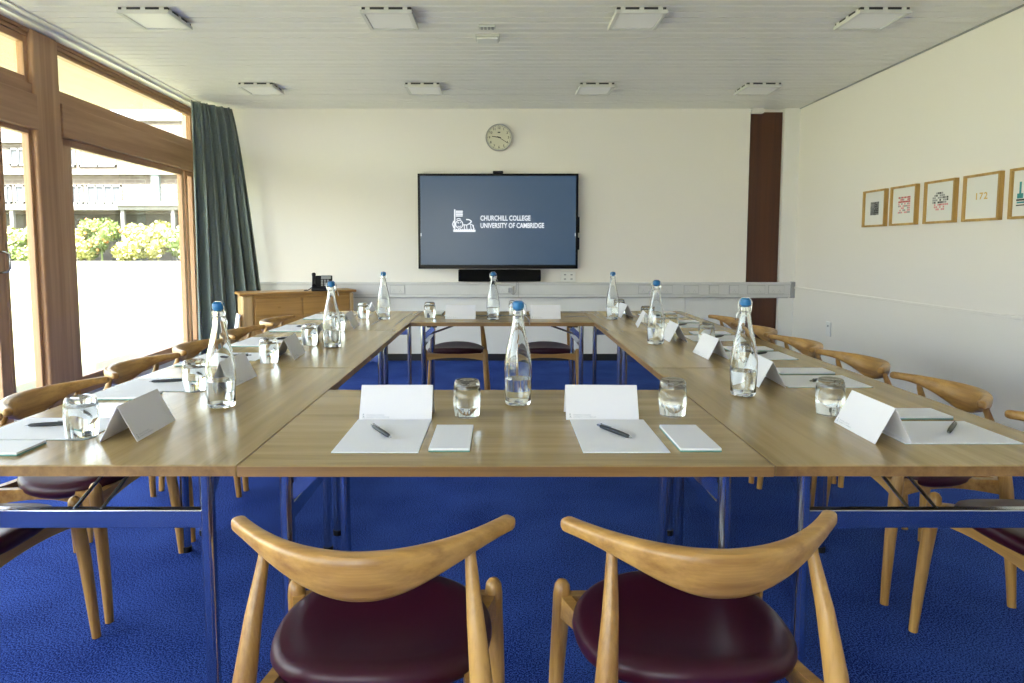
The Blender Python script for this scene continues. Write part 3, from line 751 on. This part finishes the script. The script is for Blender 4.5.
# ------------------------------------------------------------------ chairs
def elbow_chair(label):
    t = thing('elbow_chair', label, 'chair', (0, 0, 0), 0, 'oak elbow chairs around the tables')
    # curved back rail, tall in the middle, sweeping round to rounded tips
    mb = MB(); rings = []; N = 44
    def rail(s):
        a = abs(s)
        x = .268*math.sin(s*PI/2*1.0)*(1.0) if a < 1 else .268*s
        x = .257*math.copysign(a**.92, s)
        y = -.132+.132*a**2.0
        c = max(0., 1-a**1.8)**2.3
        zt = .716+.004*a**2                       # top edge
        h = .028+.068*c                       # height of the section
        w = .0145+.009*c
        return x, y, zt, h, w
    for i in range(N+1):
        s = -1+2*i/N; x, y, zt, h, w = rail(s)
        x2, y2, _, _, _ = rail(min(1, s+.02)); x1, y1, _, _, _ = rail(max(-1, s-.02))
        tg = V((x2-x1, y2-y1, 0)).normalized(); nn = V((tg.y, -tg.x, 0))
        ring = []; K = 16
        for j in range(K):
            a = 2*PI*j/K; ca, sa = math.cos(a), math.sin(a)
            cu = math.copysign(abs(ca)**.7, ca); su = math.copysign(abs(sa)**.6, sa)
            lean = (su*h/2)*.28*max(0, 1-abs(s))          # top leans back
            ring.append(V((x, y, zt-h/2+su*h/2))+nn*(cu*w+lean))
        rings.append(ring)
    # rounded tips
    def tip(r, d_):
        c = sum(r, V())/len(r); out = []
        for k_, sc in ((.006, .9), (.011, .68), (.0135, .35)): out.append([c+(v-c)*sc+d_*k_ for v in r])
        return out
    x2, y2, _, _, _ = rail(1); x1, y1, _, _, _ = rail(.97); d1 = V((x2-x1, y2-y1, 0)).normalized(); d0 = V((-d1.x, d1.y, 0))
    rings = tip(rings[0], d0)[::-1]+rings+tip(rings[-1], d1)
    mb.sections(rings); mb.build('back_rail', M['oak'], t)
    # seat: thick rounded cushion with a slight dip
    mb = MB(); rings = []; K = 48
    def outline(sc, z):
        r = []
        for j in range(K):
            a = 2*PI*j/K; ca, sa = math.cos(a), math.sin(a)
            e = 2/2.35
            x = .225*math.copysign(abs(ca)**e, ca)*sc; y = .192*math.copysign(abs(sa)**e, sa)*sc
            x *= 1+.06*(y/.19)
            sd = .010*(y/.19)**2-.016*(x/.22)**2
            r.append(V((x, .085+y, z+sd)))
        return r
    for sc, z in ((.80, .415), (.93, .418), (.985, .428), (1.0, .440), (.992, .452), (.965, .461), (.91, .466), (.75, .466), (.5, .461), (.25, .457), (.02, .456)): rings.append(outline(sc, z))
    mb.sections(rings); mb.build('seat', M['leather'], t)
    # under-seat frame
    mb = MB()
    def board(pts, hh, th):
        rr = []
        for i, p in enumerate(pts):
            p = V(p); a = V(pts[max(0, i-1)]); b = V(pts[min(len(pts)-1, i+1)]); tg = (b-a); tg.z = 0; tg.normalize(); nn = V((tg.y, -tg.x, 0))
            k_ = hh[i] if hasattr(hh, '__len__') else hh
            rr.append([p+nn*th/2+V((0, 0, -k_/2)), p+nn*th/2+V((0, 0, k_/2)), p-nn*th/2+V((0, 0, k_/2)), p-nn*th/2+V((0, 0, -k_/2))])
        mb.sections(rr, smooth=False)
    for s_ in (-1, 1):
        pts = []; hs = []
        for i in range(13):
            u = i/12; x = s_*(.227+(.205-.227)*u-.035*math.sin(PI*u)); y = .25+(-.135-.25)*u
            pts.append((x, y, .405+.006*math.sin(PI*u))); hs.append(.055-.022*math.sin(PI*u))
        board(pts, hs, .024)
    for (y, hw, bow) in ((.25, .225, .0), (-.135, .203, .045)):
        pts = []; hs = []
        for i in range(15):
            u = -1+2*i/14; pts.append((u*hw, y+bow*(1-u*u), .402+.012*(1-u*u))); hs.append(.055-.026*(1-u*u))
        board(pts, hs, .024)
    mb.build('seat_frame', M['oak'], t)
    for s_ in (-1, 1):
        mb = MB(); P = [(s_*.246, .284, 0), (s_*.242, .278, .10), (s_*.236, .267, .25), (s_*.230, .254, .38), (s_*.229, .249, .43), (s_*.229, .248, .452), (s_*.229, .248, .462), (s_*.229, .248, .466)]
        mb.tube(P, [.0130, .0155, .0185, .0205, .0205, .0180, .0115, .004], 16); mb.build('front_leg', M['oakz'], t)
        mb = MB(); P = [(s_*.252, -.145, 0), (s_*.242, -.142, .12), (s_*.228, -.136, .27), (s_*.214, -.130, .40), (s_*.208, -.122, .47), (s_*.197, -.098, .58), (s_*.188, -.066, .668), (s_*.187, -.062, .695)]
        mb.tube(P, [.0130, .016, .0195, .0215, .0205, .0155, .0105, .009], 16); mb.build('rear_leg', M['oakz'], t)
    return t
ordn = ('nearest the camera', 'second from the camera', 'third from the camera', 'fourth from the camera', 'fifth from the camera', 'farthest from the camera')
ch = elbow_chair('oak elbow chair with maroon leather seat in the left foreground, back to the camera')
ch.location = (-.243, 1.207, 0); ch.rotation_euler = (0, 0, math.radians(.5)); reg(ch)
dup(ch, (.386, 1.217, 0), math.radians(3.4), 'oak elbow chair with maroon leather seat in the right foreground, back to the camera')
YL = (1.73, 2.30, 2.89, 3.465, 4.04, 4.68); YRt = (1.765, 2.40, 3.01, 3.57, 4.15, 4.70)
rt = [random.uniform(-2.2, 2.2) for _ in range(12)]
for i in range(6):
    dup(ch, ((-1.57, -1.575, -1.58, -1.575, -1.57, -1.57)[i], YL[i], 0), -PI/2+math.radians(rt[i]), f'oak elbow chair on the window side of the tables, {ordn[i]}')
    dup(ch, (1.62 if i < 3 else 1.60, YRt[i], 0), PI/2+math.radians(rt[6+i]), f'oak elbow chair on the picture-wall side of the tables, {ordn[i]}')
dup(ch, (-.345, 5.14, 0), PI, 'oak elbow chair at the far end under the screen, left of the pair')
dup(ch, (.355, 5.14, 0), PI, 'oak elbow chair at the far end under the screen, right of the pair')

# ------------------------------------------------------------------ things on the tables
ZT = .7402
protos = {}
def put(kind, loc, rz, label, maker):
    if kind not in protos:
        t = maker(label); t.location = loc; t.rotation_euler = (0, 0, rz); reg(t); protos[kind] = t; return t
    return dup(protos[kind], loc, rz, label)
def mk_tent(label):
    t = thing('place_card', label, 'name card', group='folded white name cards')
    h, d_, w, th = .092, .047, .104, .0009
    mb = MB(); sl = V((0, d_, h)).normalized()
    a = [V((0, -d_, 0)), V((0, 0, h)), V((0, d_, 0))]; b = [V((0, -d_+th*1.5, 0)), V((0, 0, h-th*2.4)), V((0, d_-th*1.5, 0))]
    prof_ = a+b[::-1]
    r0 = [v+V((-w, 0, 0)) for v in prof_]; r1 = [v+V((w, 0, 0)) for v in prof_]
    n_ = 6; vs = r0+r1; fs = [(i, (i+1) % n_, n_+(i+1) % n_, n_+i) for i in range(n_)]
    fs += [(0, 1, 4, 5), (1, 2, 3, 4), (n_+0, n_+5, n_+4, n_+1), (n_+1, n_+4, n_+3, n_+2)]
    mb.add(vs, fs); mb.build('card', M['card'], t)
    mb = MB(); L_ = math.hypot(h, d_)
    for sg in (-1, 1):
        def fn(x, y, sg=sg):   # x along card, y up the slope from the bottom edge
            k_ = y/L_; return V((-sg*x, sg*(d_*(1-k_)+.0006), h*k_+.0003))
        add_text(mb, 'CHURCHILL COLLEGE', .0052, lambda x, y: fn(-.084+x, .0125+y)); add_text(mb, 'UNIVERSITY OF CAMBRIDGE', .0052, lambda x, y: fn(-.084+x, .0065+y))
        for (x0, x1, y0, y1) in ((-.094, -.0935, .007, .018), (-.0935, -.0905, .0145, .018), (-.0945, -.086, .006, .007), (-.0925, -.0895, .008, .012)):
            mb.add([fn(x0, y0), fn(x1, y0), fn(x1, y1), fn(x0, y1)], [(0, 1, 2, 3)])
    mb.build('printed_logo', M['ink'], t)
    return t
def mk_sheet(label):
    t = thing('folder_sheet', label, 'paper', group='blank white writing sheets')
    mb = MB().mat(M['padedge']); mb.box(-.1048, .1048, -.1482, .1482, 0, .0006)
    mb.build('backing', None, t)
    mb = MB().mat(M['paper']); mb.box(-.1045, .1045, -.148, .148, .0006, .0028, .0003); mb.build('pages', None, t)
    return t
def mk_pad(label):
    t = thing('notepad', label, 'notepad', group='narrow white notepads')
    mb = MB().mat(M['padedge']); mb.box(-.05, .05, -.1055, .1055, 0, .0035, .0004); mb.build('backing', None, t)
    mb = MB().mat(M['paper']); mb.box(-.0497, .0497, -.105, .105, .0035, .0092, .0008); mb.build('pages', None, t)
    return t
def mk_pen(label):
    t = thing('pen', label, 'pen', group='black ballpoint pens')
    mb = MB(); z = .0062
    mb.tube([(0, -.062, z), (0, -.055, z), (0, -.02, z), (0, .045, z), (0, .052, z)], [.0025, .0048, .006, .0055, .005], 12); mb.build('barrel', M['pen'], t)
    mb = MB(); mb.tube([(0, -.070, z), (0, -.062, z)], [.0009, .0024], 10); mb.build('tip', M['penmetal'], t)
    mb = MB(); mb.tube([(0, .052, z), (0, .060, z), (0, .066, z)], [.0034, .0034, .003], 10); mb.build('button', M['penmetal'], t)
    mb = MB(); mb.box(-.0016, .0016, .010, .052, z+.0062, z+.0078); mb.box(-.0016, .0016, .046, .052, z+.003, z+.0078); mb.build('clip', M['penmetal'], t)
    return t
def mk_glass(label):
    t = thing('tumbler', label, 'glass', group='upturned glass tumblers')
    mb = MB()
    # upside down: mouth on the table, thick base on top
    mb.lathe([(.0350, 0), (.0362, .0006), (.0385, .02), (.0405, .05), (.0400, .078), (.0370, .098), (.0335, .1055), (.030, .107), (.018, .1045), (0, .1035),
              ], 40)
    mb.lathe([(.0350, 0), (.0338, .0006), (.0362, .02), (.0380, .05), (.0372, .072), (.0335, .082), (.024, .0865), (0, .0875)], 40)
    mb.build('glass', M['glass'], t)
    return t
def mk_bottle(label):
    t = thing('water_bottle', label, 'bottle', group='swing-top glass water bottles')
    out = [(0, .004), (.030, .001), (.0385, .003), (.0412, .010), (.0405, .022), (.0425, .05), (.0445, .085), (.0440, .115), (.0415, .140), (.0360, .175), (.0290, .205), (.0225, .235),
           (.0182, .262), (.0168, .280), (.0175, .284), (.0195, .288), (.0195, .297), (.0165, .300), (.0120, .300)]
    inn = [(.0115, .296), (.0125, .280), (.0145, .262), (.0192, .235), (.0258, .205), (.0328, .175), (.0384, .140), (.0410, .115), (.0414, .085)]
    low = [(.0395, .05), (.0375, .024), (.0350, .014), (0, .012)]
    mb = MB(); mb.lathe(out+inn+low, 40); mb.build('glass', M['glass'], t)
    mb = MB(); mb.lathe([(0, .0125), (.0347, .0145), (.0370, .0245), (.0391, .05), (.0408, .0835), (0, .0835)], 40); mb.build('water', M['water'], t)
    mb = MB(); mb.lathe([(0, .296), (.0112, .296), (.0118, .301), (.0172, .303), (.0185, .310), (.0175, .321), (.012, .326), (0, .327)], 20); mb.build('stopper', M['blue'], t)
    mb = MB()
    mb.tube([(-.0190*math.cos(a*PI/8), .0190*math.sin(a*PI/8), .281) for a in range(17)], .0013, 6)
    mb.tube([(.021, 0, .281), (.027, 0, .295), (.024, 0, .314), (.012, 0, .327), (-.012, 0, .327), (-.024, 0, .314), (-.022, 0, .285)], .0014, 6)
    mb.tube([(.022, .004, .280), (.033, .004, .268), (.036, 0, .250), (.033, -.004, .268), (.022, -.004, .280)], .0014, 6)
    mb.build('wire_clip', M['wire'], t)
    return t

def sheet_pen_pad(cx, cy, ang, side_label, pen=None, pad=(.18, -.035)):
    """sheet centre; ang = sitter's facing direction angle (0 = facing +y)"""
    c, s = math.cos(ang), math.sin(ang)
    W_ = lambda u, v: (cx+u*c-v*s, cy+u*s+v*c)
    put('sheet', (cx, cy, ZT), ang, f'blank white sheet {side_label}', mk_sheet)
    p = W_(*pad); put('pad', (p[0], p[1], ZT), ang, f'narrow white notepad {side_label}', mk_pad)
    if pen is None:
        q = W_(random.uniform(-.03, .03), random.uniform(-.03, .05)); pa = ang+math.radians(random.uniform(15, 55))
    else:
        (x1, y1), (x2, y2) = pen; q = ((x1+x2)/2, (y1+y2)/2); pa = math.atan2(-(x2-x1), (y2-y1))
    put('pen', (q[0], q[1], ZT+.0034), pa, f'black pen on the sheet {side_label}', mk_pen)

# front table
sheet_pen_pad(-.302, 1.673, 0, 'on the near table in front of the left foreground chair', ((-.278, 1.622), (-.354, 1.744)), (.178, -.034))
sheet_pen_pad(.303, 1.673, 0, 'on the near table in front of the right foreground chair', ((.335, 1.622), (.262, 1.744)), (.181, -.034))
put('tent', (-.301, 1.872, ZT), math.radians(0), 'folded white name card standing behind the left sheet on the near table', mk_tent)
put('tent', (.293, 1.872, ZT), math.radians(-1.5), 'folded white name card standing behind the right sheet on the near table', mk_tent)
put('glass', (-.098, 1.875, ZT), 0, 'upturned tumbler on the near table beside the centre bottle', mk_glass)
put('glass', (.507, 1.885, ZT), .5, 'upturned tumbler on the near table by its right-hand seam', mk_glass)
put('bottle', (.055, 2.015, ZT), 0, 'swing-top water bottle standing in the middle of the near table', mk_bottle)
# back table
sheet_pen_pad(-.30, 4.80, PI, 'on the far table, left seat')
sheet_pen_pad(.32, 4.80, PI, 'on the far table, right seat')
put('tent', (-.278, 4.51, ZT), 0, 'folded white name card on the far table, left of its bottle', mk_tent)
put('tent', (.312, 4.51, ZT), 0, 'folded white name card on the far table, right of its bottle', mk_tent)
put('glass', (-.50, 4.57, ZT), .3, 'upturned tumbler on the left end of the far table', mk_glass)
put('glass', (.10, 4.72, ZT), .9, 'upturned tumbler on the far table right of its bottle', mk_glass)
put('bottle', (-.05, 4.42, ZT), .4, 'swing-top water bottle on the far table below the soundbar', mk_bottle)
LTent = [(-.972, 1.718, 2), (-.985, 2.362, -2), (-.957, 2.925, 4), (-.95, 3.45, 5), (-.943, 4.02, 3), (-.935, 4.70, 12)]
LGl = [(-1.09, 1.66), (-1.052, 2.21), (-.995, 2.765), (-.97, 3.275), (-.965, 3.84), (-.96, 4.53)]
RTent = [(.988, 1.70, -1), (.962, 2.36, -3), (.957, 2.935, 2), (.93, 3.46, -2), (.905, 4.07, -8), (.885, 4.65, 4)]
RGl = [(.976, 1.895), (.98, 2.57), (1.045, 3.27), (.985, 3.73), (.965, 4.27), (.89, 4.84)]
LSh = [(1.735, (-1.29, 1.735), (-1.16, 1.765)), (2.30, (-1.268, 2.315), (-1.135, 2.352)), (2.90, (-1.25, 2.86), (-1.12, 2.90)), (3.43, None, None), (4.0, None, None), (4.66, None, None)]
RSh = [(1.70, (1.165, 1.66), (1.265, 1.772)), (2.36, (1.24, 2.37), (1.13, 2.33)), (2.93, (1.235, 2.98), (1.12, 2.91)), (3.50, None, None), (4.08, None, None), (4.66, None, None)]
for i in range(6):
    wl = f'on the window-side tables, {ordn[i]}'; wr = f'on the picture-wall-side tables, {ordn[i]}'
    x, y, a = LTent[i]; put('tent', (x, y, ZT), -PI/2+math.radians(a), f'folded white name card {wl}', mk_tent)
    x, y, a = RTent[i]; put('tent', (x, y, ZT), PI/2+math.radians(a), f'folded white name card {wr}', mk_tent)
    put('glass', (*LGl[i], ZT), i*.7, f'upturned tumbler {wl}', mk_glass)
    put('glass', (*RGl[i], ZT), i*.9, f'upturned tumbler {wr}', mk_glass)
    y, a, b = LSh[i]; sheet_pen_pad(-1.215, y, -PI/2, wl, (a, b) if a else None, (.183, -.033))
    y, a, b = RSh[i]; sheet_pen_pad(1.163, y, PI/2, wr, (a, b) if a else None, (.18, -.03))
on3 = ('nearest', 'middle', 'farthest')
for i, (x, y) in enumerate(((-.865, 1.985), (-.835, 3.20), (-.80, 4.44))):
    put('bottle', (x, y, ZT), -.5+i, f'swing-top water bottle on the window-side tables, {on3[i]} of its three', mk_bottle)
for i, (x, y) in enumerate(((.81, 2.14), (.793, 3.30), (.768, 4.44))):
    put('bottle', (x, y, ZT), 2.2+i, f'swing-top water bottle on the picture-wall-side tables, {on3[i]} of its three', mk_bottle)

# ------------------------------------------------------------------ light
sun = bpy.data.lights.new('sun', 'SUN'); sun.energy = 15.0; sun.angle = math.radians(.6); sun.color = (1, .95, .86)
so = bpy.data.objects.new('sun', sun); COL.objects.link(so)
el = math.radians(58); dv = V((.05, 1, -math.tan(el))).normalized()
so.rotation_euler = dv.to_track_quat('-Z', 'Y').to_euler()
w = bpy.data.worlds.new('sky'); S.world = w; w.use_nodes = True
nt = w.node_tree; bg = nt.nodes['Background']
sk = nt.nodes.new('ShaderNodeTexSky')
sk.sky_type = 'NISHITA'; sk.sun_disc = False; sk.sun_elevation = el; sk.sun_rotation = math.radians(180); sk.air_density = 1.2; sk.dust_density = 3
mxr = nt.nodes.new('ShaderNodeMix'); mxr.data_type = 'RGBA'; mxr.inputs[0].default_value = .38
nt.links.new(sk.outputs[0], mxr.inputs[6]); mxr.inputs[7].default_value = (6.5, 6.4, 6.2, 1)
nt.links.new(mxr.outputs[2], bg.inputs['Color']); bg.inputs['Strength'].default_value = .38

# ------------------------------------------------------------------ camera
F = 650.; TH = .08; VX, VY = 500.5, 247.5; H = 1.232
cam = bpy.data.cameras.new('camera'); co = bpy.data.objects.new('camera', cam); COL.objects.link(co)
co.location = (0, 0, H); co.rotation_euler = (PI/2-TH, 0, 0)
cam.sensor_width = 36; cam.sensor_fit = 'HORIZONTAL'; cam.lens = F*36/1024
cyp = VY+F*math.tan(TH)
cam.shift_x = -(VX-512)/1024; cam.shift_y = (cyp-341.5)/1024
cam.clip_start = .05; cam.clip_end = 500
S.camera = co
S.view_settings.view_transform = 'Standard'; S.view_settings.look = 'None'; S.view_settings.gamma = 1
S.view_settings.use_curve_mapping = False; S.view_settings.exposure = 2.48
c = S.cycles
c.max_bounces = 14; c.diffuse_bounces = 6; c.glossy_bounces = 5; c.transmission_bounces = 12; c.transparent_max_bounces = 12
c.use_denoising = True; c.sample_clamp_indirect = 6
